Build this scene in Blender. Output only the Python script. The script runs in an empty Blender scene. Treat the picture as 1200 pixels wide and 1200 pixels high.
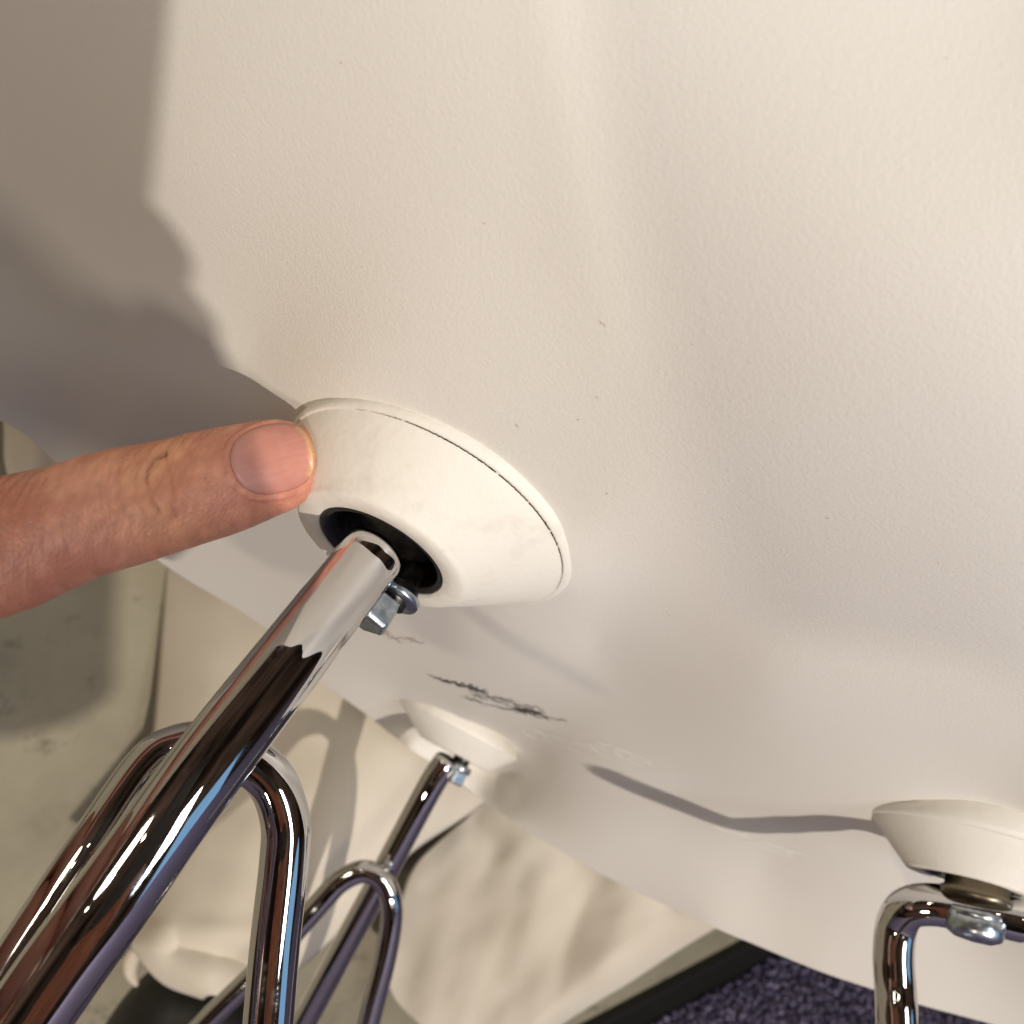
import bpy, bmesh, math, random
import numpy as np
from mathutils import Vector, Matrix, noise as mnoise
random.seed(7); np.random.seed(7)
sc = bpy.context.scene
C = sc.collection
R_ = math.radians

# ------------------------------------------------------------------ camera
CAMH, PITCH = 1.0, 25.0
cam_d = bpy.data.cameras.new("camera"); cam = bpy.data.objects.new("camera", cam_d); C.objects.link(cam)
cam.location = (0, 0, CAMH); cam.rotation_euler = (R_(90 - PITCH), 0, 0)
cam_d.sensor_width = 36; cam_d.lens = 34.65; cam_d.clip_start = 0.002; cam_d.clip_end = 50
cam_d.dof.use_dof = True; cam_d.dof.focus_distance = 0.185; cam_d.dof.aperture_fstop = 26
sc.camera = cam
F = 1155.0
CM = Matrix.Translation((0, 0, CAMH)) @ Matrix.Rotation(R_(90 - PITCH), 4, 'X')
def cw(p):                       # view-aligned metres (x right, y up, z away) -> world
    return CM @ Vector((p[0], p[1], -p[2]))
def cwd(v):
    return (CM.to_3x3() @ Vector((v[0], v[1], -v[2])))
def up(px, py, z):               # a sight line at a given distance
    return Vector(((px - 600) / F * z, (600 - py) / F * z, z))
def cww(px, py, z):
    return cw(up(px, py, z))

# ------------------------------------------------------------------ world and light
w = bpy.data.worlds.new("World"); sc.world = w; w.use_nodes = True
nt = w.node_tree; bg = nt.nodes['Background']
tc = nt.nodes.new('ShaderNodeTexCoord'); nz = nt.nodes.new('ShaderNodeTexNoise'); cr = nt.nodes.new('ShaderNodeValToRGB')
nz.inputs['Scale'].default_value = 2.3; nz.inputs['Detail'].default_value = 3
nt.links.new(tc.outputs['Generated'], nz.inputs['Vector']); nt.links.new(nz.outputs['Fac'], cr.inputs['Fac'])
cr.color_ramp.elements[0].position = .42; cr.color_ramp.elements[0].color = (.008, .005, .004, 1)
cr.color_ramp.elements[1].position = .78; cr.color_ramp.elements[1].color = (.11, .066, .045, 1)
nt.links.new(cr.outputs['Color'], bg.inputs['Color']); bg.inputs['Strength'].default_value = 1.0

def area(name, pos, aim, power, col, sx, sy=None, shape=None):
    d = bpy.data.lights.new(name, 'AREA'); d.energy = power; d.color = col
    d.shape = shape or ('RECTANGLE' if sy else 'DISK'); d.size = sx
    if sy: d.size_y = sy
    o = bpy.data.objects.new(name, d); C.objects.link(o)
    P = cw(pos); T = cw(aim); o.location = P
    o.rotation_euler = (T - P).to_track_quat('-Z', 'Y').to_euler()
    return o
def along(dirv, dist, org=(0, 0, .2)):
    v = Vector(dirv).normalized() * dist
    return (org[0] + v.x, org[1] + v.y, org[2] + v.z)
area("warm_spot_lamp", along((.42, -.60, -1), 2.6), (0, 0, .2), 52, (1, .90, .78), .045)
area("warm_room_lamp", along((-.52, -.52, -1), 2.4), (0, 0, .2), 9, (1, .87, .70), .16)
area("warm_ceiling_lamp", along((-.5, .50, -1), 2.5), (0, 0, .2), 8, (1, .85, .66), .5)
area("window_light", along((.80, -.16, -1), 2.6), (0.05, -.05, .3), 21, (.90, .93, 1.0), .45, 1.0)
area("blue_window", along((.92, -.50, -.35), 2.6), (0, -.05, .3), 4, (.30, .62, 1.0), 1.0, 1.6)
for i in range(5):
    area("track_lamp", along((-.9 + .28 * i, .55 + .05 * i, -1.6), 2.8), (0, 0, .2), .5, (1, .9, .75), .05)
sc.view_settings.view_transform = 'Standard'; sc.view_settings.look = 'None'
sc.view_settings.exposure = 0; sc.view_settings.gamma = 1
sc.render.engine = 'CYCLES'
sc.cycles.use_denoising = True
sc.cycles.max_bounces = 10; sc.cycles.glossy_bounces = 8
sc.cycles.sample_clamp_indirect = 6

# ------------------------------------------------------------------ materials
def srgb(r, g, b):
    f = lambda c: ((c / 255) / 12.92 if c / 255 <= .04045 else ((c / 255 + .055) / 1.055) ** 2.4)
    return (f(r), f(g), f(b), 1)
def mat(name, col=(.5, .5, .5, 1), rough=.5, metal=0, **kw):
    m = bpy.data.materials.new(name); m.use_nodes = True
    b = m.node_tree.nodes['Principled BSDF']
    b.inputs['Base Color'].default_value = col; b.inputs['Roughness'].default_value = rough; b.inputs['Metallic'].default_value = metal
    for k, v in kw.items(): b.inputs[k].default_value = v
    return m
def nodes(m): return m.node_tree.nodes, m.node_tree.links, m.node_tree.nodes['Principled BSDF']
def add_noise(m, scale, detail=4, rough=.5, coord='Object'):
    n, l, b = nodes(m); t = n.new('ShaderNodeTexCoord'); z = n.new('ShaderNodeTexNoise')
    z.inputs['Scale'].default_value = scale; z.inputs['Detail'].default_value = detail; z.inputs['Roughness'].default_value = rough
    l.new(t.outputs[coord], z.inputs['Vector']); return z
def bump(m, src, strength, dist, prev=None):
    n, l, b = nodes(m); bp = n.new('ShaderNodeBump'); bp.inputs['Strength'].default_value = strength; bp.inputs['Distance'].default_value = dist
    l.new(src, bp.inputs['Height'])
    if prev: l.new(prev.outputs[0], bp.inputs['Normal'])
    l.new(bp.outputs[0], b.inputs['Normal']); return bp
def ramp(m, src, stops, target='Base Color'):
    n, l, b = nodes(m); r = n.new('ShaderNodeValToRGB'); e = r.color_ramp.elements
    while len(e) < len(stops): e.new(.5)
    for x, (p, c) in zip(e, stops): x.position = p; x.color = c
    l.new(src, r.inputs['Fac'])
    if target: l.new(r.outputs['Color'], b.inputs[target])
    return r

M = {}
m = M['shell'] = mat('white_moulded_plastic', (.70, .66, .60, 1), .60)
z1 = add_noise(m, 1500, 3, .6); z2 = add_noise(m, 9, 4); z3 = add_noise(m, 420, 3)
ramp(m, z2.outputs['Fac'], [(.3, (.735, .713, .665, 1)), (.7, (.765, .745, .70, 1))])
b1 = bump(m, z1.outputs['Fac'], .23, .0004); bump(m, z3.outputs['Fac'], .05, .0006, b1)
m = M['rubber'] = mat('white_rubber', (.80, .77, .70, 1), .6)
z1 = add_noise(m, 700, 4); z2 = add_noise(m, 60, 5, .65)
ramp(m, z2.outputs['Fac'], [(.28, (.66, .625, .555, 1)), (.45, (.775, .75, .69, 1)), (.8, (.80, .78, .72, 1))])
bump(m, z1.outputs['Fac'], .25, .0004)
m = M['chrome'] = mat('chrome', (.63, .625, .62, 1), .035, 1)
z = add_noise(m, 180, 5, .7); ramp(m, z.outputs['Fac'], [(.5, (.03, .03, .03, 1)), (.8, (.20, .20, .20, 1))], 'Roughness')
z = add_noise(m, 45, 1); bump(m, z.outputs['Fac'], .06, .0006)
m = M['zinc'] = mat('zinc_plate', (.46, .52, .56, 1), .3, 1)
z = add_noise(m, 500, 4); ramp(m, z.outputs['Fac'], [(.35, (.34, .40, .45, 1)), (.7, (.62, .67, .70, 1))]); bump(m, z.outputs['Fac'], .3, .0003)
m = M['dark_steel'] = mat('dark_steel', (.10, .09, .085, 1), .38, 1)
z = add_noise(m, 300, 5, .7); ramp(m, z.outputs['Fac'], [(.4, (.05, .045, .04, 1)), (.62, (.13, .12, .11, 1)), (.78, (.45, .42, .38, 1))])
M['black'] = mat('black_rubber', (.012, .011, .011, 1), .45)
M['brass'] = mat('dull_brass', (.20, .17, .12, 1), .35, 1)
M['seam'] = mat('dark_seam', (.03, .02, .015, 1), .9)
m = M['scuff_dark'] = mat('dark_scuff', (.045, .04, .035, 1), .8)
m = M['scuff_pale'] = mat('pale_scratch', (.88, .86, .82, 1), .7)
M['scuff_tan'] = mat('tan_scuff', (.42, .34, .28, 1), .8)
m = M['cloth'] = mat('cream_cloth', (.68, .62, .52, 1), .85)
z1 = add_noise(m, 1400, 2); z2 = add_noise(m, 10, 4)
ramp(m, z2.outputs['Fac'], [(.3, (.64, .58, .48, 1)), (.7, (.72, .665, .57, 1))]); bump(m, z1.outputs['Fac'], .25, .0006)
m = M['wall'] = mat('concrete', (.25, .24, .19, 1), .85)
z1 = add_noise(m, 7, 6, .65); z2 = add_noise(m, 160, 4)
ramp(m, z1.outputs['Fac'], [(.28, (.19, .168, .115, 1)), (.42, (.275, .248, .178, 1)), (.7, (.35, .318, .235, 1))]); bump(m, z2.outputs['Fac'], .35, .002)
z5 = add_noise(m, 38, 5, .7); rr5 = ramp(m, z5.outputs['Fac'], [(.30, (.45, .44, .40, 1)), (.42, (1, 1, 1, 1))], None)
n_, l_, b_0 = nodes(m); mxw = n_.new('ShaderNodeMix'); mxw.data_type = 'RGBA'; mxw.blend_type = 'MULTIPLY'; mxw.inputs['Factor'].default_value = .8
srcw = b_0.inputs['Base Color'].links[0].from_socket; l_.new(srcw, mxw.inputs['A']); l_.new(rr5.outputs['Color'], mxw.inputs['B']); l_.new(mxw.outputs['Result'], b_0.inputs['Base Color'])
M['base'] = mat('black_skirting', (.010, .010, .009, 1), .5)
m = M['carpet'] = mat('violet_carpet', (.05, .045, .10, 1), .95)
z = add_noise(m, 120, 3, .7, 'Object')
ramp(m, z.outputs['Fac'], [(.30, (.04, .033, .08, 1)), (.5, (.14, .12, .215, 1)), (.7, (.34, .30, .44, 1))])
M['shoe'] = mat('black_leather', (.008, .008, .008, 1), .45)
M['sock'] = mat('pale_sock', (.62, .54, .44, 1), .8)
m = M['phone'] = mat('phone_glass', (.02, .02, .022, 1), .25)
M['lens'] = mat('lens_glass', (.005, .005, .008, 1), .05)

m = M['skin'] = mat('skin', (.5, .25, .16, 1), .46)
n, l, b = nodes(m)
b.inputs['Subsurface Weight'].default_value = .22; b.inputs['Subsurface Radius'].default_value = (1, .35, .18); b.inputs['Subsurface Scale'].default_value = .003
at = n.new('ShaderNodeAttribute'); at.attribute_name = 'tint'
z = add_noise(m, 320, 5, .65); z4 = add_noise(m, 90, 4, .6)
r = ramp(m, z4.outputs['Fac'], [(.3, (.90, .84, .84, 1)), (.7, (1.05, 1.05, 1.05, 1))], None)
mx = n.new('ShaderNodeMix'); mx.data_type = 'RGBA'; mx.blend_type = 'MULTIPLY'; mx.inputs['Factor'].default_value = 1
l.new(at.outputs['Color'], mx.inputs['A']); l.new(r.outputs['Color'], mx.inputs['B']); l.new(mx.outputs['Result'], b.inputs['Base Color'])
v = n.new('ShaderNodeTexVoronoi'); v.inputs['Scale'].default_value = 1500; tcn = n.new('ShaderNodeTexCoord'); l.new(tcn.outputs['Object'], v.inputs['Vector'])
b1 = bump(m, v.outputs['Distance'], .40, .00028); bump(m, z.outputs['Fac'], .45, .0005, b1)
m = M['nail'] = mat('nail', (.56, .29, .25, 1), .36)
n, l, b = nodes(m)
b.inputs['Subsurface Weight'].default_value = .15; b.inputs['Subsurface Radius'].default_value = (1, .4, .3); b.inputs['Subsurface Scale'].default_value = .002
at = n.new('ShaderNodeAttribute'); at.attribute_name = 'tint'; l.new(at.outputs['Color'], b.inputs['Base Color'])
z = add_noise(m, 400, 3); bump(m, z.outputs['Fac'], .10, .0003)

# ------------------------------------------------------------------ helpers
def link(name, me, material=None, parent=None, smooth=True):
    o = bpy.data.objects.new(name, me); C.objects.link(o)
    if material: me.materials.append(material)
    if smooth: me.polygons.foreach_set('use_smooth', [True] * len(me.polygons))
    if parent: o.parent = parent
    return o
def mesh(verts, faces):
    me = bpy.data.meshes.new("mesh"); me.from_pydata([tuple(v) for v in verts], [], faces); me.update(); return me
def tag(o, label=None, cat=None, group=None, kind=None):
    if label: o['label'] = label
    if cat: o['category'] = cat
    if group: o['group'] = group
    if kind: o['kind'] = kind
    return o
def empty(name, loc):
    o = bpy.data.objects.new(name, None); C.objects.link(o); o.location = loc; o.empty_display_size = .02; return o
def keep(o, parent):                 # geometry is written in world metres: parent without moving
    o.parent = parent; o.matrix_parent_inverse = Matrix.Translation(parent.location).inverted() if parent.type == 'EMPTY' else parent.matrix_world.inverted(); return o
def grid_faces(nr, ncol, wrap=False):
    f = []
    for i in range(nr - 1):
        for j in range(ncol if wrap else ncol - 1):
            k = (j + 1) % ncol
            f.append((i * ncol + j, i * ncol + k, (i + 1) * ncol + k, (i + 1) * ncol + j))
    return f
def spline(pts, n):                  # Catmull-Rom through points (any dimension)
    P = np.array(pts, float); k = len(P)
    P = np.vstack([2 * P[0] - P[1], P, 2 * P[-1] - P[-2]])
    seg = np.linalg.norm(np.diff(P[1:-1], axis=0)[:, :3], axis=1); s = np.concatenate([[0], np.cumsum(seg)])
    out = []
    for t in np.linspace(0, s[-1], n):
        i = min(np.searchsorted(s, t, side='right') - 1, k - 2); u = (t - s[i]) / max(s[i + 1] - s[i], 1e-9)
        a, b_, c, d = P[i], P[i + 1], P[i + 2], P[i + 3]
        out.append(.5 * ((2 * b_) + (-a + c) * u + (2 * a - 5 * b_ + 4 * c - d) * u * u + (-a + 3 * b_ - 3 * c + d) * u ** 3))
    return np.array(out)
def tube_mesh(pts, radii, sides=32, caps=True):   # pts: Vectors in world, radii list
    vs, prev = [], None
    n_ = len(pts)
    for i, p in enumerate(pts):
        t = (pts[min(i + 1, n_ - 1)] - pts[max(i - 1, 0)]).normalized()
        if prev is None:
            a = Vector((0, 0, 1)) if abs(t.z) < .9 else Vector((1, 0, 0)); u = t.cross(a).normalized()
        else:
            u = (prev - t * prev.dot(t)).normalized()
        prev = u; v_ = t.cross(u)
        for j in range(sides):
            a = 2 * math.pi * j / sides; vs.append(p + (u * math.cos(a) + v_ * math.sin(a)) * radii[i])
    f = grid_faces(n_, sides, True)
    if caps:
        f.append(tuple(range(sides - 1, -1, -1))); f.append(tuple((n_ - 1) * sides + j for j in range(sides)))
    return mesh(vs, f)
def rod(name, ctrl, rad, parent, material, n=120, dome=(True, True), sides=36):
    P = spline([list(up(*c)) for c in ctrl], n)
    P = [cw(p) for p in P]; rr = [rad] * n
    def cap(P, rr):                   # rounded end
        t = (P[0] - P[1]).normalized(); ex, er = [], []
        for k in range(1, 13):
            a = math.pi / 2 * k / 12; ex.append(P[0] + t * rad * .5 * math.sin(a)); er.append(max(rad * math.cos(a), 1e-5))
        return ex[::-1] + P, er[::-1] + rr
    if dome[0]: P, rr = cap(P, rr)
    if dome[1]: P2, r2 = cap(P[::-1], rr[::-1]); P, rr = P2[::-1], r2[::-1]
    return keep(link(name, tube_mesh(P, rr, sides), material), parent)
def lathe(name, prof, org, axis, material, parent, sides=96, skew=None, smooth=True):
    ax = Vector(axis).normalized(); a = Vector((0, 0, 1)) if abs(ax.z) < .9 else Vector((1, 0, 0))
    u = ax.cross(a).normalized(); v_ = ax.cross(u)
    vs = []; sk_ = skew if skew is not None else ax
    for (r, h) in prof:
        for j in range(sides):
            t = 2 * math.pi * j / sides; vs.append(org + sk_ * h + (u * math.cos(t) + v_ * math.sin(t)) * r)
    f = grid_faces(len(prof), sides, True); f = [tuple(reversed(q)) for q in f]
    me = mesh(vs, f); o = link(name, me, material, smooth=smooth)
    bm = bmesh.new(); bm.from_mesh(me); bmesh.ops.remove_doubles(bm, verts=bm.verts, dist=1e-7); bmesh.ops.recalc_face_normals(bm, faces=bm.faces); bm.to_mesh(me); bm.free()
    return keep(o, parent)

# ------------------------------------------------------------------ setting: wall, skirting, carpet
S_ = .568; wd = Vector((1, S_, 0)).normalized(); wn = Vector((S_, -1, 0)).normalized(); W0 = Vector((0, .693, 0))
def wallbox(x0, x1, z0, z1, d0, d1):
    vs = []
    for d in (d0, d1):
        for (x, z_) in ((x0, z0), (x1, z0), (x1, z1), (x0, z1)):
            vs.append(W0 + wd * x + wn * d + Vector((0, 0, z_)))
    return mesh(vs, [(3, 2, 1, 0), (4, 5, 6, 7), (0, 1, 5, 4), (1, 2, 6, 5), (2, 3, 7, 6), (3, 0, 4, 7)])
wl = link('wall', wallbox(-1.6, 2.2, -.02, 2.3, -.1, 0), M['wall'], smooth=False); tag(wl, kind='structure')
sk = link('skirting_board', wallbox(-1.6, 2.2, 0, .045, .0005, .013), M['base'], smooth=False); tag(sk, kind='structure')
bv = sk.modifiers.new('b', 'BEVEL'); bv.width = .002; bv.segments = 2
fl = link('carpet_floor', mesh([(-2, -1.5, 0), (2.5, -1.5, 0), (2.5, 2.5, 0), (-2, 2.5, 0)], [(0, 1, 2, 3)]), M['carpet'], smooth=False); tag(fl, kind='structure')
# carpet tufts
bm = bmesh.new(); bmesh.ops.create_icosphere(bm, subdivisions=1, radius=1); iv = np.array([v.co[:] for v in bm.verts]); if_ = np.array([[v.index for v in f.verts] for f in bm.faces]); bm.free()
cx = []
for gx in np.arange(-.05, .95, .0062):
    for gy in np.arange(.45, 1.35, .0062):
        x = gx + random.uniform(-.0025, .0025); y = gy + random.uniform(-.0025, .0025)
        if y < .693 + S_ * x - .018: cx.append((x, y, random.uniform(.001, .004)))
cx = np.array(cx); k = len(cx)
sc3 = np.stack([np.random.uniform(.0026, .0044, k), np.random.uniform(.0026, .0044, k), np.random.uniform(.003, .006, k)], 1)
V = (iv[None] * sc3[:, None] + cx[:, None]).reshape(-1, 3); Fc = (if_[None] + (np.arange(k) * len(iv))[:, None, None]).reshape(-1, 3)
cp = link('carpet_pile', mesh(V.tolist(), Fc.tolist()), M['carpet']); tag(cp, kind='stuff', label='looped violet grey carpet pile below the skirting board', cat='carpet')

# ------------------------------------------------------------------ chair shell surface
ctrl = [(1152, 975, 3.33), (1152, 900, 4.05), (1060, 960, 3.3),
        (530, 910, 2.0), (600, 962, 2.08), (700, 1022, 2.18), (833, 1085, 2.30), (960, 1138, 2.40), (1080, 1178, 2.50), (1300, 1235, 2.7),
        (800, 940, 2.68), (650, 900, 2.38), (1000, 982, 3.0), (900, 1010, 2.58), (1150, 1080, 2.85), (1350, 1000, 4.0),
        (0, 495, 3.35), (65, 540, 3.15), (190, 660, 2.75), (310, 735, 2.5), (375, 797, 2.2), (478, 876, 2.0), (-200, 420, 3.1),
        (0, 300, 4.25), (0, 0, 5.9), (200, 200, 6.0), (300, 400, 5.25), (150, 500, 4.0),
        (600, 300, 7.0), (600, 0, 8.3), (1000, 300, 8.1), (1200, 0, 9.0), (1200, 500, 7.6), (900, 600, 6.3), (900, 800, 4.4), (1200, 760, 5.6),
        (700, 750, 4.0), (700, 850, 2.95), (0, -300, 7.2), (600, -300, 9.2), (1200, -300, 9.8), (1500, 300, 8.8), (1500, 900, 4.9), (-250, 100, 4.2)]
N1 = Vector((-.42, -.765, -.485)); N2 = Vector((-.45, -.87, -.25)); NR = Vector((-.285, -.905, -.315))
MT = [((504, 597, .2), N1), ((536, 852, .47), Vector((-.37, -.87, -.33)))]
for (mx_, my_, mz_), nn in MT:
    nn = nn.normalized(); B0 = up(mx_, my_, mz_); u_ = nn.cross(Vector((0, 0, 1))).normalized(); v__ = nn.cross(u_)
    for kk in range(8):
        P_ = B0 + (u_ * math.cos(kk * math.pi / 4) + v__ * math.sin(kk * math.pi / 4)) * .033
        ctrl.append((600 + F * P_.x / P_.z, 600 - F * P_.y / P_.z, 1 / P_.z))
    ctrl.append((mx_, my_, 1 / mz_))
cp_ = np.array(ctrl, float); XY = cp_[:, :2] / 300.; Wv = cp_[:, 2]
def U(r2): return np.where(r2 > 1e-12, r2 * np.log(np.maximum(r2, 1e-12)), 0)
nC = len(XY); K = U(((XY[:, None] - XY[None]) ** 2).sum(-1)) + np.eye(nC) * .008
Pm = np.hstack([np.ones((nC, 1)), XY]); A_ = np.zeros((nC + 3, nC + 3)); A_[:nC, :nC] = K; A_[:nC, nC:] = Pm; A_[nC:, :nC] = Pm.T
sol = np.linalg.solve(A_, np.concatenate([Wv, [0, 0, 0]]))
def wfun(px, py):
    q = np.stack([np.asarray(px, float), np.asarray(py, float)], -1) / 300.
    r2 = ((q[..., None, :] - XY) ** 2).sum(-1)
    w_ = (U(r2) * sol[:nC]).sum(-1) + sol[nC] + q[..., 0] * sol[nC + 1] + q[..., 1] * sol[nC + 2]
    x, y = np.asarray(px, float), np.asarray(py, float)
    cxl = 640 + .10 * y + .00025 * y * y                       # faint moulding wave in the upper shell
    w_ = w_ + .018 * np.exp(-((x - cxl) / 38.) ** 2) * np.clip(1 - y / 560., 0, 1)
    return w_
def S(px, py):
    z_ = 1 / float(wfun(px, py)); return up(px, py, z_)
def Sn(px, py):
    a = S(px + 3, py) - S(px - 3, py); b_ = S(px, py - 3) - S(px, py + 3)
    n_ = a.cross(b_).normalized()                              # right x up
    return n_ if n_.z < 0 else -n_
rim = [(-420, 330), (-200, 415), (0, 493), (65, 541), (130, 600), (190, 660), (310, 735), (375, 797), (430, 838), (478, 876), (505, 893), (530, 910), (600, 962), (700, 1022), (833, 1085), (880, 1105), (960, 1138), (1025, 1160), (1080, 1178), (1165, 1201), (1300, 1240), (1480, 1300)]
NU, NV = 420, 260
RP = spline([(a, b_, 0) for a, b_ in rim], NU)[:, :2]
TP = np.stack([np.linspace(-420, 1480, NU), np.full(NU, -320.)], 1)
# resample the top line so that columns stay roughly vertical
TP[:, 0] = RP[:, 0]
tv = np.linspace(0, 1, NV) ** 1.25
G = RP[None] * (1 - tv[:, None, None]) + TP[None] * tv[:, None, None]
Wg = wfun(G[..., 0], G[..., 1]); Zg = 1 / Wg
Pg = np.stack([(G[..., 0] - 600) / F * Zg, (600 - G[..., 1]) / F * Zg, Zg], -1)
# beyond the picture: carry on upwards, bending back like the backrest
rows = [Pg]
last, t = Pg[-1], Pg[-1] - Pg[-6]; t /= np.linalg.norm(t, axis=1, keepdims=True)
cur = last.copy(); ext = []
for i in range(16):
    t = t + np.array([0, .0, .16]); t /= np.linalg.norm(t, axis=1, keepdims=True); cur = cur + t * .009; ext.append(cur.copy())
Pg = np.concatenate([Pg, np.array(ext)], 0)
# and to the right
t = Pg[:, -1] - Pg[:, -6]; t /= np.linalg.norm(t, axis=1, keepdims=True); cur = Pg[:, -1].copy(); extc = []
for i in range(20):
    t = t + np.array([.02, 0, .06]); t /= np.linalg.norm(t, axis=1, keepdims=True); cur = cur + t * .008; extc.append(cur.copy())
Pg = np.concatenate([Pg, np.array(extc).transpose(1, 0, 2)], 1)
# rim rolled slightly away from the viewer so the edge is rounded
nr_, nc_ = Pg.shape[:2]
world = np.array([cw(p)[:] for p in Pg.reshape(-1, 3)])
chair = empty('chair', (0, .35, 0)); bpy.context.view_layer.update()
tag(chair, 'white moulded shell chair with chrome wire legs seen from underneath', 'chair')
shell = keep(link('seat_shell', mesh(world.tolist(), grid_faces(nr_, nc_)), M['shell']), chair)
sol_ = shell.modifiers.new('s', 'SOLIDIFY'); sol_.thickness = .0045; sol_.offset = -1 if True else 1
bvm = shell.modifiers.new('b', 'BEVEL'); bvm.width = .0015; bvm.segments = 3; bvm.limit_method = 'ANGLE'; bvm.angle_limit = R_(50)

# ------------------------------------------------------------------ scuffs on the shell (thin strokes lying on it)
def ribbon(paths, lift=.00012):
    vs, fs = [], []
    for path, wd_ in paths:
        n0 = len(vs); k = len(path)
        for i, (x, y) in enumerate(path):
            a, b_ = path[max(i - 1, 0)], path[min(i + 1, k - 1)]; dx, dy = b_[0] - a[0], b_[1] - a[1]; L = math.hypot(dx, dy) or 1
            ww = wd_ * math.sin(math.pi * (i + .35) / (k + .1)) ** .6 * random.uniform(.5, 1.2); ox, oy = -dy / L * ww, dx / L * ww
            for s in (-1, 1):
                P = S(x + ox * s, y + oy * s); vs.append(cw(P + Sn(x, y) * lift))
        for i in range(k - 1):
            a = n0 + 2 * i; fs.append((a, a + 1, a + 3, a + 2))
    return mesh(vs, fs)
def scribble(x0, y0, x1, y1, n, amp, wob):
    out = []; ph = random.uniform(0, 6)
    for i in range(n):
        t = i / (n - 1); a = amp * (math.sin(t * wob + ph) * .6 + random.uniform(-.5, .5))
        L = math.hypot(x1 - x0, y1 - y0); nx, ny = -(y1 - y0) / L, (x1 - x0) / L
        out.append((x0 + (x1 - x0) * t + nx * a, y0 + (y1 - y0) * t + ny * a))
    return out
dk = [(scribble(508, 794, 572, 811, 26, 2.2, 22), 1.3), (scribble(515, 796, 560, 806, 20, 2.4, 30), 1.1), (scribble(545, 804, 573, 812, 14, 2.0, 9), 1.3),
      (scribble(500, 790, 520, 797, 8, 1, 3), .5)]
for _ in range(22):
    t = random.random(); x = 535 + 85 * t; y = 808 + 22 * t + random.uniform(-4, 8); dk.append((scribble(x, y, x + random.uniform(15, 34), y + random.uniform(4, 10), 14, 1.3, 12), random.uniform(.25, .5)))
for _ in range(12):
    x = 600 + random.uniform(0, 40); y = 828 + (x - 600) * .28 + random.uniform(-2, 3); dk.append((scribble(x, y, x + random.uniform(14, 30), y + random.uniform(4, 9), 12, 1.2, 10), .55))
keep(link('scuff_mark', ribbon(dk), M['scuff_dark'], smooth=False), chair)['kind'] = 'stuff'
pl = []
for cx0, cy0, rx, ry, ang in ((630, 861, 17, 5, .3), (655, 868, 18, 5, .3), (690, 878, 24, 6, .22), (720, 882, 30, 7, .35), (742, 888, 24, 5, .4)):
    path = []
    for i in range(26):
        a = 2 * math.pi * i / 24; x, y = rx * math.cos(a) * random.uniform(.93, 1.07), ry * math.sin(a) * random.uniform(.85, 1.15)
        path.append((cx0 + x * math.cos(ang) - y * math.sin(ang), cy0 + x * math.sin(ang) + y * math.cos(ang)))
    pl.append((path, 1.0))
for x0, y0, x1, y1, c_ in ((815, 958, 905, 985, 5), (845, 975, 950, 1008, 6), (600, 848, 640, 866, 3), (690, 870, 768, 898, 4)):
    for _ in range(c_): 
        o1, o2 = random.uniform(-5, 5), random.uniform(-5, 5); t0, t1 = sorted((random.random(), random.random()))
        pl.append((scribble(x0 + (x1 - x0) * t0, y0 + (y1 - y0) * t0 + o1, x0 + (x1 - x0) * t1 + 6, y0 + (y1 - y0) * t1 + o1 + 2, 16, 1.3, 14), random.uniform(.6, 1.1)))
keep(link('scratch_mark', ribbon(pl, .00010), M['scuff_pale'], smooth=False), chair)['kind'] = 'stuff'
tn = []
for _ in range(16):
    x, y = random.uniform(330, 1150), random.uniform(60, 850); tn.append((scribble(x, y, x + random.uniform(1.5, 5), y + random.uniform(-3, 3), 4, .5, 5), random.uniform(.25, .5)))
for _ in range(8):
    x = random.uniform(425, 490); y = 736 + (x - 425) * .24 + random.uniform(-5, 4); tn.append((scribble(x, y, x + random.uniform(8, 24), y + random.uniform(2, 8), 10, 1.5, 9), .5))
for x, y in ((702, 376), (706, 379), (604, 497)): tn.append((scribble(x, y, x + 4, y + 3, 5, .8, 5), .5))
keep(link('scuff_mark', ribbon(tn, .00011), M['scuff_tan'], smooth=False), chair)['kind'] = 'stuff'

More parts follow.
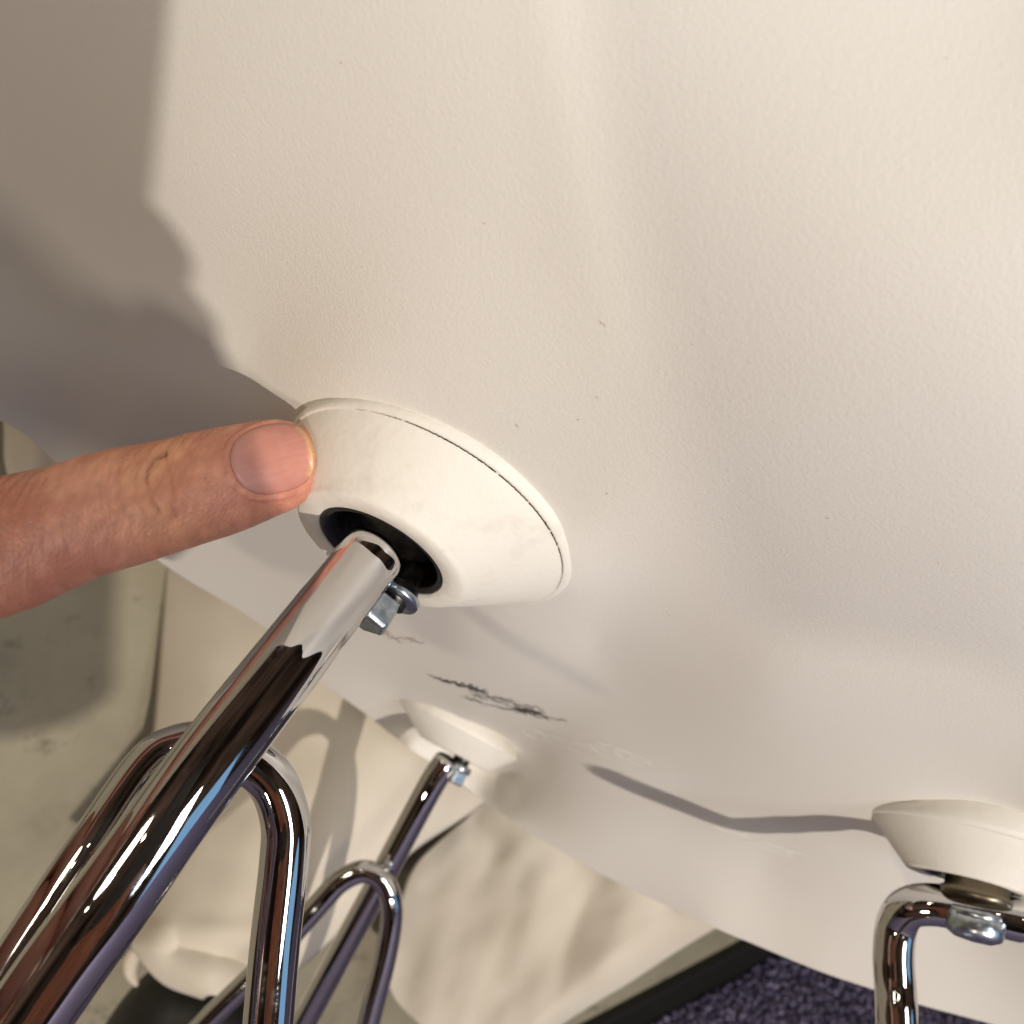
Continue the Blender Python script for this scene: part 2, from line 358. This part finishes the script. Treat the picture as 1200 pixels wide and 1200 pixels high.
# ------------------------------------------------------------------ shock mounts
def arc(cx_, cy_, r, a0, a1, n): return [(cx_ + r * math.cos(a0 + (a1 - a0) * i / n), cy_ + r * math.sin(a0 + (a1 - a0) * i / n)) for i in range(n + 1)]
PROF = [(.0001, -.012), (.0310, -.012), (.0318, -.0008), (.0319, .0003), (.0318, .0010), (.0315, .0017), (.0311, .0022), (.0308, .0024), (.03065, .0023), (.0304, .0027)] + \
       [(.0304 - .0114 * t, .0027 + .0123 * t) for t in (.2, .4, .6, .8, 1)] + [(.0187, .0153), (.0184, .0158), (.0177, .0162), (.0139, .0162), (.0137, .0160), (.0136, .0155), (.0136, .002)]
def mount(px, py, z_, nrm, seam=False, face=None):
    base = cw(up(px, py, z_)); ax = cwd(nrm).normalized()
    sk_ = (cw(up(*face)) - base) / .0162 if face else ax
    c = lathe('rubber_mount', PROF, base, ax, M['rubber'], chair, skew=sk_)
    lathe('bushing', [(.01355, .003), (.01355, .0158), (.0131, .0160), (.0123, .0157), (.0120, .0146), (.0120, .0035)], base, ax, M['black'], c, skew=sk_)
    lathe('cup', [(.01195, .0130), (.0118, .006), (.0110, .0045), (.0001, .0045)], base, ax, M['dark_steel'], c, skew=sk_)
    lathe('washer', [(.0085, .0046), (.0085, .0100), (.0080, .0104), (.0001, .0104)], base, ax, M['dark_steel'], c, skew=sk_)
    if seam:
        a = Vector((0, 0, 1)) if abs(ax.z) < .9 else Vector((1, 0, 0)); u = ax.cross(a).normalized(); v_ = ax.cross(u)
        vs, fs = [], []; n_ = 900; prevk = False
        camx = cwd((1, 0, 0)); camy = cwd((0, 1, 0))
        for i in range(n_):
            t = 2 * math.pi * i / n_; d = u * math.cos(t) + v_ * math.sin(t)
            ang = math.degrees(math.atan2(d.dot(camy), d.dot(camx)))
            on = -28 < ang < 118 and (mnoise.noise(Vector((t * 38, 3, 1))) > -.33)
            j = mnoise.noise(Vector((t * 60, 0, 0))) * .00026; wdt = .00006 + .00010 * abs(mnoise.noise(Vector((t * 90, 7, 0))))
            fade = min(1, (ang + 30) / 25, (120 - ang) / 45); wdt *= max(fade, .25)
            for q in (-1, 1): vs.append(base + d * (.03075 + j - q * wdt) + sk_ * (.00255 + abs(q * wdt) * .3 + (q * wdt)))
            if on and prevk: k_ = len(vs); fs.append((k_ - 4, k_ - 3, k_ - 1, k_ - 2))
            prevk = on
        s = link('seam', mesh(vs, fs), M['seam'], smooth=False); keep(s, c)
    return base, ax, c
mb1 = mount(504, 597, .2, N1, True, (444.5, 648, .1922)); mb2 = mount(536, 853, .47, N2, False, (533, 884, .466)); mbr = mount(1147, 979, .299, NR, False, (1136, 1035, .2947))

# ------------------------------------------------------------------ chrome legs
LR = .0067
leg1 = rod('leg', [(438, 648, .1855), (414, 678, .182), (331, 784, .1675), (237, 906, .1555), (138, 1045, .148), (62, 1150, .1445), (-60, 1325, .140), (-260, 1610, .134)], .0062, chair, M['chrome'], 160)
rod('brace', [(-220, 1500, .142), (-60, 1265, .152), (30, 1115, .159), (115, 985, .166), (172, 902, .173), (205, 879, .1755), (245, 874, .176), (285, 888, .1765), (318, 915, .177), (334, 960, .177), (333, 1010, .176), (322, 1110, .174), (312, 1230, .172), (300, 1400, .168)], .0044, chair, M['chrome'], 200)
rod('leg', [(523, 893, .455), (510, 912, .455), (490, 948, .457), (440, 1042, .466), (395, 1125, .475), (352, 1205, .484), (290, 1320, .495), (180, 1520, .515)], .0062, chair, M['chrome'], 120)
rod('brace', [(100, 1350, .46), (235, 1205, .455), (310, 1130, .453), (375, 1058, .452), (400, 1032, .452), (428, 1021, .453), (450, 1034, .454), (459, 1066, .455), (452, 1120, .458), (432, 1200, .463), (405, 1320, .47), (370, 1460, .48)], .0052, chair, M['chrome'], 180)
rod('leg', [(1196, 1079, .283), (1165, 1072, .285), (1125, 1065, .288), (1090, 1060, .291), (1064, 1064, .294), (1051, 1084, .297), (1047, 1120, .296), (1050, 1170, .293), (1054, 1260, .282), (1070, 1500, .23)], .0060, chair, M['chrome'], 140)

# ------------------------------------------------------------------ bolts
def hexbolt(hc, wc, ax, rh, lh, parent, dome=False):
    P = cw(up(*hc)); a = Vector(ax).normalized()
    if dome: h = lathe('bolt', [(.0001, -lh * .5), (rh * .93, -lh * .5), (rh, -lh * .42), (rh, lh * .2), (rh * .9, lh * .42), (rh * .6, lh * .62), (.0001, lh * .68)], P, a, M['zinc'], chair, 48)
    else:
        h = lathe('bolt', [(.0001, -lh * .5), (rh, -lh * .5), (rh, lh * .36), (rh * .86, lh * .5), (.0001, lh * .5)], P, a, M['zinc'], chair, 6, smooth=False)
        b_ = h.modifiers.new('b', 'BEVEL'); b_.width = .0003; b_.segments = 2
    return h
ax1 = mb1[1]
h = hexbolt((437, 716, .188), None, ax1, .0046, .0060, None)
Pw = cw(up(462, 699, .1925))
lathe('washer', [(.0001, -.0024), (.0041, -.0024), (.0043, -.0010), (.0052, -.0008), (.0053, -.0006), (.0053, .0004), (.0051, .0007), (.0001, .0007)], Pw, ax1, M['zinc'], h, 40)
lathe('shank', [(.0001, -.007), (.0030, -.007), (.0030, .002), (.0001, .002)], Pw, ax1, M['dark_steel'], h, 32)
ax2 = mb2[1]
h = hexbolt((533, 910, .455), None, ax2, .0055, .006, None)
lathe('washer', [(.0001, -.002), (.0062, -.002), (.0062, .001), (.0001, .0015)], cw(up(537, 900, .458)), ax2, M['zinc'], h, 32)
lathe('shank', [(.0001, -.010), (.0040, -.010), (.0040, .002), (.0001, .002)], cw(up(538, 896, .46)), ax2, M['dark_steel'], h, 24)
axr = mbr[1]
h = hexbolt((1142, 1086, .283), None, axr, .0080, .0062, None, True)
lathe('washer', [(.0001, -.0014), (.0070, -.0014), (.0070, .001), (.0001, .001)], cw(up(1143, 1073, .283)), axr, M['zinc'], h, 48)
lathe('spacer', [(.0001, -.006), (.0088, -.006), (.0088, .0012), (.0098, .0016), (.0098, .0036), (.0001, .0036)], cw(up(1145, 1040, .287)), axr, M['brass'], h, 48)

# ------------------------------------------------------------------ draped cloth
def ruled(L, Rr, zf, nu=110, nv=90):
    a = spline([(x, y, 0) for x, y in L], nu)[:, :2]; b_ = spline([(x, y, 0) for x, y in Rr], nu)[:, :2]; vs = []
    for i in range(nu):
        for j in range(nv):
            t = j / (nv - 1); q = a[i] * (1 - t) + b_[i] * t; vs.append(cww(q[0], q[1], zf(q[0], q[1], t, i / (nu - 1))))
    return vs, grid_faces(nu, nv)
def seg_d(px, py, a, b_):
    ax_, ay = a; bx, by = b_; t = max(0, min(1, ((px - ax_) * (bx - ax_) + (py - ay) * (by - ay)) / ((bx - ax_) ** 2 + (by - ay) ** 2)))
    return math.hypot(px - ax_ - t * (bx - ax_), py - ay - t * (by - ay))
def z1f(x, y, t, u):
    e = .59 - .00006 * (y - 700) + .008 * mnoise.noise(Vector((x * .006, y * .004, 1))) + .0015 * mnoise.noise(Vector((x * .02, y * .02, 4)))
    e -= .030 * math.sin(math.pi * min(max(t, 0), 1)) ** .7
    e += .058 * max(0, 1 - t) ** 4 * min(1, max(0, (1120 - y) / 200))
    e += .007 * math.exp(-(seg_d(x, y, (215, 1105), (300, 1128)) / 16) ** 2) - .003 * math.exp(-(seg_d(x, y, (190, 1100), (330, 1090)) / 16) ** 2)
    return e
v1, f1 = ruled([(200, 590), (200, 670), (194, 760), (187, 850), (172, 960), (160, 1085), (166, 1112), (195, 1145), (238, 1162)],
               [(620, 700), (615, 850), (575, 925), (480, 992), (440, 1040), (400, 1080), (345, 1130), (300, 1155), (262, 1165)], z1f)
v2, f2 = ruled([(4, 430), (8, 505), (12, 560), (40, 612)], [(230, 430), (230, 520), (222, 580), (205, 628)], lambda x, y, t, u: .56 + .02 * mnoise.noise(Vector((x * .02, y * .02, 9))), 40, 40)
o = link('draped_cloth', mesh(v1 + v2, f1 + [tuple(i + len(v1) for i in q) for q in f2]), M['cloth'])
s_ = o.modifiers.new('s', 'SOLIDIFY'); s_.thickness = .004; s_.offset = -1
tag(o, 'smooth cream cloth with a rounded lower hem hanging behind the front chrome leg', 'cloth')
def z2f(x, y, t, u):
    p = Vector((x * .012 + y * .004, y * .008, 2)); e = .74 + .018 * mnoise.noise(p * .8) + .003 * mnoise.noise(p * 2.7)
    for (a, b_, wd_, am) in (((560, 960), (600, 1010), 14, .014), ((600, 1010), (640, 960), 12, -.014), ((520, 1060), (510, 1180), 22, -.012), ((590, 1040), (560, 1200), 26, .016),
                             ((640, 1030), (610, 1190), 30, -.018), ((700, 1060), (600, 1150), 24, .014), ((540, 985), (490, 1030), 12, -.012), ((660, 980), (720, 1080), 30, .012)):
        e += .35 * am * math.exp(-(seg_d(x, y, a, b_) / (wd_ * 1.3)) ** 2)
    e += .03 * max(0, (t - .8) / .2) ** 2 - .00028 * (x - 620) + .00006 * (y - 1050)
    return e
v3, f3 = ruled([(540, 900), (556, 945), (492, 1008), (470, 1060), (458, 1120), (462, 1165), (510, 1215), (520, 1260)],
               [(920, 900), (910, 1040), (838, 1083), (790, 1112), (740, 1145), (690, 1175), (650, 1202), (580, 1260)], z2f)
o = link('draped_cloth', mesh(v3, f3), M['cloth'])
s_ = o.modifiers.new('s', 'SOLIDIFY'); s_.thickness = .003; s_.offset = -1
tag(o, 'creased shaded cream cloth with a bright straight lower edge above the black skirting', 'cloth')

# ------------------------------------------------------------------ black shoe below the hem
sh = []
nu, nv = 40, 48
base = up(250, 1235, .64)
for i in range(nu):
    t = i / (nu - 1); x = -.075 + .135 * t
    hgt = .062 * (1 - (2 * t - .95) ** 4 * .8) * (.55 + .45 * math.sin(math.pi * min(1, t * 1.1))); wdt = .040 * max(.02, 1 - abs(2 * t - 1) ** 3)
    for j in range(nv):
        a = 2 * math.pi * j / nv; r_ = 1
        y = math.sin(a); yy = (hgt if y > 0 else .012) * abs(y) ** .8 * (1 if y > 0 else -1)
        sh.append(cw(base + Vector((x, yy, wdt * math.cos(a)))))
o = link('shoe', mesh(sh, grid_faces(nu, nv, True) + [tuple(range(nv - 1, -1, -1)), tuple((nu - 1) * nv + j for j in range(nv))]), M['shoe'])
tag(o, 'black shoe mostly hidden under the rounded hem of the cream cloth', 'shoe')
P = spline([(168, 1108, .622), (156, 1120, .618), (153, 1138, .616), (160, 1155, .618)], 20)
tb = link('sock', tube_mesh([cww(*p) for p in P], [.0052 * (1 - .75 * (i / 19) ** 3) for i in range(20)], 16), M['sock']); bpy.context.view_layer.update(); keep(tb, o)

# ------------------------------------------------------------------ pointing hand
FC = [(-330, 745, .128, 100), (-220, 712, .136, 92), (-110, 678, .146, 84), (0, 640, .155, 80), (60, 621, .160, 74.5), (120, 603, .165, 70), (180, 586, .171, 67), (220, 575, .176, 65), (270, 560, .180, 61.5), (310, 549, .184, 58), (330, 544, .1855, 55), (350, 538, .187, 52), (378, 531, .188, 50)]
nu, nv = 620, 260
fc = spline([(a / 1000, b_ / 1000, c, d / 1000) for a, b_, c, d in FC], 800)
fc[:, 0] *= 1000; fc[:, 1] *= 1000; fc[:, 3] *= 1000
TIPX = 381.0
# axial stations: dense, closing in a rounded tip over the last 46 px
xs = np.concatenate([np.linspace(-330, 322, 435, endpoint=False), 322 + 58 * np.sin(np.linspace(0, math.pi / 2, 185))])
cy = np.interp(xs, fc[:, 0], fc[:, 1]); cz = np.interp(xs, fc[:, 0], fc[:, 2]); cr_ = np.interp(xs, fc[:, 0], fc[:, 3])
tt = np.clip((xs - 322) / 58.2, 0, 1); shape = (1 - tt ** 2.05) ** .5
CRE = [([(207, 534), (198, 541), (193, 552), (194, 566), (198, 580), (203, 592), (207, 600)], 2.2, .00042),
       ([(209, 536), (215, 546), (221, 560), (224, 575), (224, 590), (226, 604)], 2.0, .00030),
       ([(158, 535), (160, 560), (166, 590), (178, 612)], 2.6, .00014), ([(148, 545), (150, 575), (156, 600)], 2.2, .00012), ([(140, 540), (141, 570), (146, 596)], 2.2, .00010),
       ([(225, 525), (236, 530), (240, 545)], 2.4, .00012), ([(258, 560), (263, 572), (262, 585)], 2.4, .00010), ([(180, 560), (186, 590), (196, 612)], 2.4, .00010),
       ([(30, 590), (36, 615), (38, 650)], 3, .00014), ([(44, 590), (50, 612), (52, 640)], 3, .00014), ([(58, 595), (64, 615), (66, 645)], 3, .00016), ([(78, 600), (84, 622), (84, 660)], 3, .00010), ([(100, 592), (106, 620), (106, 650)], 3, .00010),
       ([(0, 575), (12, 580), (26, 590)], 3, .00014), ([(10, 568), (24, 578), (40, 584)], 3, .0001), ([(20, 620), (24, 640), (22, 670)], 3, .00012), ([(205, 548), (216, 552)], 2, .0001), ([(198, 575), (210, 570), (220, 576)], 2, .00008), ([(206, 595), (218, 592)], 2, .00008)]
def dpoly(px, py, pts):
    d = np.full(px.shape, 1e9)
    for a, b_ in zip(pts[:-1], pts[1:]):
        a = np.array(a, float); b_ = np.array(b_, float); ab = b_ - a; t = np.clip(((px - a[0]) * ab[0] + (py - a[1]) * ab[1]) / (ab @ ab), 0, 1)
        d = np.minimum(d, np.hypot(px - a[0] - t * ab[0], py - a[1] - t * ab[1]))
    return d
# nail outline in finger coordinates (centre, tilt)
NCX, NCY, NA = 329.5, 539.0, math.radians(-15.5)
def nail_uv(px, py):
    dx, dy = px - NCX, py - NCY; a = dx * math.cos(NA) + dy * math.sin(NA); b_ = -dx * math.sin(NA) + dy * math.cos(NA); return a / 43.5, b_ / 39.0
def nail_r(u_, v_): return (np.abs(u_) ** 2.45 + np.abs(v_) ** 2.45) ** (1 / 2.45)
th = np.linspace(0, 2 * math.pi, nv, endpoint=False)
X = np.repeat(xs[:, None], nv, 1); CT = np.cos(th)[None]; ST = np.sin(th)[None]
# side vector in the picture plane is perpendicular to the axis
dcx = np.gradient(xs); dcy = np.gradient(cy); Ln = np.hypot(dcx, dcy); sx, sy = (-dcy / Ln), (dcx / Ln)
dcy_s = np.convolve(np.pad(dcy / np.maximum(dcx, 1e-6), 30, 'edge'), np.ones(61) / 61, 'same')[30:-30]; Ln = np.hypot(1, dcy_s); sx, sy = -dcy_s / Ln, 1 / Ln
Rr = cr_ * shape; Rr[-1] = .01
knk = 1 + .035 * np.exp(-((xs - 205) / 34.) ** 2)
PX = X + (sx * Rr)[:, None] * CT; PY = cy[:, None] + (sy * Rr)[:, None] * CT
rm = (Rr * cz / F)[:, None]                                     # metric radius
front = np.clip(ST, 0, 1)
depth = rm * ST * (.93 * knk)[:, None]
Zf = cz[:, None] - depth
PXY = (PX.copy(), PY.copy())
disp = np.zeros_like(Zf)
def fbm(px, py, sx_, sy_, seed, oct_=3):
    out = np.zeros_like(px)
    rs = np.random.RandomState(seed)
    for o_ in range(oct_):
        g = rs.rand(64, 64); fx = px / sx_ * 2 ** o_ + 500; fy = py / sy_ * 2 ** o_ + 500
        ix = np.floor(fx).astype(int); iy = np.floor(fy).astype(int); u_ = fx - ix; v_ = fy - iy; u_ = u_ * u_ * (3 - 2 * u_); v_ = v_ * v_ * (3 - 2 * v_)
        a = g[ix % 64, iy % 64]; b_ = g[(ix + 1) % 64, iy % 64]; c_ = g[ix % 64, (iy + 1) % 64]; d_ = g[(ix + 1) % 64, (iy + 1) % 64]
        out += ((a * (1 - u_) + b_ * u_) * (1 - v_) + (c_ * (1 - u_) + d_ * u_) * v_ - .5) / 2 ** o_
    return out
QX = PX + (PY - 560) * .27; QY = PY - (PX - 300) * -.27
WX = PX + 3.0 * fbm(PX, PY, 9, 9, 5); WY = PY + 3.0 * fbm(PX, PY, 9, 9, 6)
vis = np.clip(ST / .4, 0, 1) * np.ones_like(Zf)
for pts, wd_, am in CRE: disp -= am * (.6 * np.exp(-(dpoly(WX, WY, pts) / wd_) ** 2) + .6 * np.exp(-(dpoly(WX, WY, pts) / (wd_ * 2.6)) ** 2)) * vis * np.clip(.95 + .9 * fbm(PX, PY, 14, 14, 11), .3, 1.3)
un, vn = nail_uv(PX, PY); rn = nail_r(un, vn)
kz = np.exp(-((QX - 205) / 46.) ** 2) + .8 * np.exp(-((QX - 45) / 60.) ** 2)
disp += vis * kz * .00036 * fbm(QX, QY, 5.5, 34, 21, 3)                             # fine cross wrinkles over the joints
disp += .00016 * fbm(QX, QY, 26, 20, 22, 3) * np.clip((350 - X) / 30, 0, 1)
disp -= vis * .00036 * np.exp(-((rn - 1.0) / .045) ** 2) * np.clip((.82 - un) / .2, 0, 1) * np.clip(.55 + vn * .9 - un * .2, .15, 1)          # groove round the nail
disp += vis * .00028 * np.exp(-((rn - 1.13) / .08) ** 2) * (un < .55)          # soft fold beside it
disp -= vis * .00022 * np.clip((1 - rn) / .15, 0, 1)
nx_ = (np.stack([(sx)[:, None] * CT, -(sy)[:, None] * CT, -ST * np.ones_like(CT * sx[:, None])], -1)); nx_ /= np.linalg.norm(nx_, axis=-1, keepdims=True)
z0 = cz[:, None]
P3 = np.stack([(PX - 600) / F * z0, (600 - PY) / F * z0, Zf], -1) + nx_ * disp[..., None]
# low lumps so that the outline is not ruled
lump = .00022 * np.sin(X / 41. + 2 * CT) + .00015 * np.sin(X / 19. + 3 * ST)
P3 += nx_ * lump[..., None] * np.clip((360 - X) / 60, 0, 1)[..., None]
fverts = P3.reshape(-1, 3)
ffaces = grid_faces(len(xs), nv, True)
# tint
def mixc(a, b_, t): return a * (1 - t[..., None]) + b_ * t[..., None]
base_c = np.array([.75, .365, .23]); T = np.tile(base_c, Zf.shape + (1,)).astype(float)
T = mixc(T, np.array([.76, .38, .19]), np.exp(-((X - 205) / 50) ** 2) * .7)
T = mixc(T, np.array([.62, .26, .19]), np.exp(-((rn - 1.18) / .2) ** 2) * vis * .55)
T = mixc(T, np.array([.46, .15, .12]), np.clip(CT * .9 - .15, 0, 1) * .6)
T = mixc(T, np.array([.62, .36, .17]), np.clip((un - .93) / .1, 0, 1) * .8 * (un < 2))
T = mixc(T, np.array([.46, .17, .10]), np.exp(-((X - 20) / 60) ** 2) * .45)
for pts, wd_, am in CRE: T = mixc(T, np.array([.36, .13, .08]), np.exp(-(dpoly(WX, WY, pts) / (wd_ * 1.3)) ** 2) * vis * min(.65, am / .0006) * np.clip(.85 + 1.0 * fbm(PX, PY, 14, 14, 11), .15, 1))
T *= (1 + .22 * fbm(QX, QY, 7, 16, 31))[..., None]
T = mixc(T, np.array([.52, .19, .12]), np.clip(fbm(QX, QY, 40, 30, 32) * 1.4, 0, .5))
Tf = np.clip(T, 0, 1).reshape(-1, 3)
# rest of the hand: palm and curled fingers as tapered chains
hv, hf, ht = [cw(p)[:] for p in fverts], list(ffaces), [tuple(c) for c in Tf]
def chain(pts, n=26, sides=20, col=(.50, .23, .14)):
    P = spline([list(p[:3]) + [p[3]] for p in pts], n); rr = P[:, 3].copy()
    k0 = len(hv); me = tube_mesh([cw(p[:3]) for p in P], [max(r_, .0004) for r_ in rr], sides)
    for v_ in me.vertices: hv.append(v_.co[:]); ht.append(col)
    for p_ in me.polygons: hf.append(tuple(k0 + i for i in p_.vertices))
    bpy.data.meshes.remove(me)
kn = Vector(P3[0].mean(0).tolist())                              # root of the pointing finger
def hand_chains(kn, ax_, side, pit):
    """knuckle, direction back to the wrist, direction across the knuckles, direction into the palm"""
    k_ = [kn + side * (.019 * i) + ax_ * (.003 * i * i + (.016 if i else 0)) for i in range(4)]
    for i in range(4):
        chain([(*(k_[i] - ax_ * .004), .010), (*k_[i], .0125), (*(k_[i] + ax_ * .035), .0145), (*(k_[i] + ax_ * .075 + side * (.012 * (1.5 - i))), .0165), (*(kn + side * .028 + ax_ * .105), .018)])
    wrist = kn + side * .028 + ax_ * .105
    chain([(*(kn + side * .026 + ax_ * .03), .012), (*(kn + side * .027 + ax_ * .07), .024), (*wrist, .027), (*(wrist + ax_ * .05), .026), (*(wrist + ax_ * .16), .034), (*(wrist + ax_ * .30), .042), (*(wrist + ax_ * .32), .03)], 34)
    for i in range(1, 4):
        L = (1.0, 1.05, .98, .80)[i]
        chain([(*k_[i], .0115), (*(k_[i] - ax_ * .018 * L + pit * .008), .0105), (*(k_[i] - ax_ * .030 * L + pit * .022), .0096), (*(k_[i] - ax_ * .022 * L + pit * .040), .0088), (*(k_[i] + ax_ * .002 + pit * .043), .0082), (*(k_[i] + ax_ * .016 + pit * .036), .0074), (*(k_[i] + ax_ * .021 + pit * .033), .003)])
    chain([(*(wrist - side * .018 - ax_ * .01), .016), (*(wrist - side * .030 - ax_ * .045 + pit * .012), .0135), (*(kn - side * .004 - ax_ * -.02 + pit * .030), .0115), (*(kn + side * .014 + pit * .046), .010), (*(kn + side * .026 - ax_ * .004 + pit * .052), .004)])
axh = (Vector(P3[0].mean(0).tolist()) - Vector(P3[260].mean(0).tolist())).normalized()
side = Vector((.25, -1, .15)); side = (side - axh * side.dot(axh)).normalized(); pit = axh.cross(side).normalized()
if pit.z < 0: pit = -pit
hand_chains(kn, axh, side, pit)
hand_me = mesh(hv, hf)
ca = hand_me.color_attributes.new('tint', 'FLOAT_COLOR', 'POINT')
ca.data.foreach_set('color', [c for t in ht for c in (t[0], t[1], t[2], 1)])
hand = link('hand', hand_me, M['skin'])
tag(hand, 'bare hand pointing with its index finger at the edge of the white rubber mount', 'hand')
# nail plate
ga = 70; nvs, nfc, ntc = [], [], []
for i in range(ga):
    for j in range(ga):
        a, b_ = -1 + 2 * i / (ga - 1), -1 + 2 * j / (ga - 1)
        k_ = (abs(a) ** 2.45 + abs(b_) ** 2.45) ** (1 / 2.45); mxx = max(abs(a), abs(b_), 1e-6); s_k = mxx / max(k_, 1e-6) * 1.0
        a2, b2 = a * s_k, b_ * s_k
        px = NCX + (a2 * 43.5) * math.cos(NA) - (b2 * 39) * math.sin(NA); py = NCY + (a2 * 43.5) * math.sin(NA) + (b2 * 39) * math.cos(NA)
        # depth of the finger skin there
        i0 = min(np.searchsorted(xs, px), len(xs) - 1)
        cxx = px; 
        for _ in range(3):
            yy = np.interp(cxx, xs, cy); sxx = np.interp(cxx, xs, sx); syy = np.interp(cxx, xs, sy); lat = (py - yy) * syy + (px - cxx) * sxx; cxx = px - lat * sxx
        R0 = np.interp(min(cxx, 366), xs, Rr); zc = np.interp(cxx, xs, cz); lat = max(-R0 * .97, min(R0 * .97, lat))
        zz = zc - (R0 * zc / F) * math.sqrt(1 - (lat / R0) ** 2) * .93 * (1)
        rr_ = max(abs(a), abs(b_)); lift = .00020 + .00030 * max(0, a) ** 2 - .00042 * max(0, (rr_ - .86) / .14) ** 2 * (1 if a < .8 else .3)
        p = up(px, py, zc); p.z = zz - lift
        nvs.append(cw(p)); e = max(0, (a - .86) / .10); e = min(1, e)
        c = np.array([.58, .25, .195]) * (1 - e) + np.array([.66, .42, .22]) * e; c = c * (1 + .10 * mnoise.noise(Vector((b_ * 9, a * .8, 3))) + .10 * mnoise.noise(Vector((a * 3, b_ * 3, 8))))
        c = c * (1 - .0) ; lun = max(0, min(1, (-a - .45) / .4)) * .35; c = c * (1 - lun) + np.array([.60, .33, .30]) * lun
        ed = max(0, (rr_ - .88) / .12) * (1 if a < .8 else 0); c = c * (1 - .05 * ed)
        ntc.append(c)
nme = mesh(nvs, grid_faces(ga, ga)); ca = nme.color_attributes.new('tint', 'FLOAT_COLOR', 'POINT')
ca.data.foreach_set('color', [c for t in ntc for c in (t[0], t[1], t[2], 1)])
bpy.context.view_layer.update()
nl = keep(link('fingernail', nme, M['nail']), hand)
s_ = nl.modifiers.new('s', 'SOLIDIFY'); s_.thickness = .0004; s_.offset = 0

# ------------------------------------------------------------------ the phone taking the picture and the hand holding it
PHX0, PHX1, PHY0, PHY1 = -.059, .0185, -.071, .079
def rbox(x0, x1, y0, y1, z0, z1, r, n=8):
    vs, f = [], []
    out = []
    for (cx_, cy_, a0) in ((x1 - r, y1 - r, 0), (x0 + r, y1 - r, 90), (x0 + r, y0 + r, 180), (x1 - r, y0 + r, 270)):
        for i in range(n + 1):
            a = R_(a0 + 90 * i / n); out.append((cx_ + r * math.cos(a), cy_ + r * math.sin(a)))
    k = len(out)
    for zz in (z0, z1):
        for x, y in out: vs.append(cw((x, y, zz)))
    f = [tuple(range(k - 1, -1, -1)), tuple(range(k, 2 * k))] + [(i, (i + 1) % k, k + (i + 1) % k, k + i) for i in range(k)]
    return mesh(vs, f)
ph = link('phone', rbox(PHX0, PHX1, PHY0, PHY1, -.013, -.005, .011), M['phone'], smooth=False)
bb = ph.modifiers.new('b', 'BEVEL'); bb.width = .0012; bb.segments = 2; bb.limit_method = 'ANGLE'
tag(ph, 'dark phone held up in front of the chair, taking the picture', 'phone')
bpy.context.view_layer.update()
keep(link('lens', rbox(-.006, .006, -.006, .006, -.005, -.002, .0059), M['lens'], smooth=False), ph)
hv, hf, ht = [], [], []
for i in range(4):
    y0 = -.076 - .0165 * i; xr = (.018, .024, .029, .033)[i]
    chain([(-.075, y0 - .01, -.045, .010), (-.040, y0 - .004, -.035, .0105), (xr - .014, y0, -.016, .0120), (xr - .003, y0 + .003, -.008, .0115), (xr - .005, y0 + .005, .0, .0085)])
chain([(-.035, -.06, -.05, .02), (-.010, -.11, -.045, .034), (.013, -.15, -.045, .038), (.018, -.22, -.055, .032), (.022, -.34, -.08, .040), (.026, -.44, -.1, .045)], 34)
chain([(.020, -.16, -.035, .018), (.034, -.135, -.018, .014), (.0300, -.118, -.012, .0125), (.0235, -.100, -.009, .0120), (.0175, -.086, -.009, .0115), (.0135, -.079, -.009, .0110), (.002, -.073, -.010, .006)])  # filler chain added out of view to smooth the hand's cast shadow edge
hm = mesh(hv, hf); ca = hm.color_attributes.new('tint', 'FLOAT_COLOR', 'POINT'); ca.data.foreach_set('color', [c for t in ht for c in (t[0], t[1], t[2], 1)])
h2 = link('hand', hm, M['skin']); tag(h2, 'second hand gripping the lower end of the phone', 'hand')
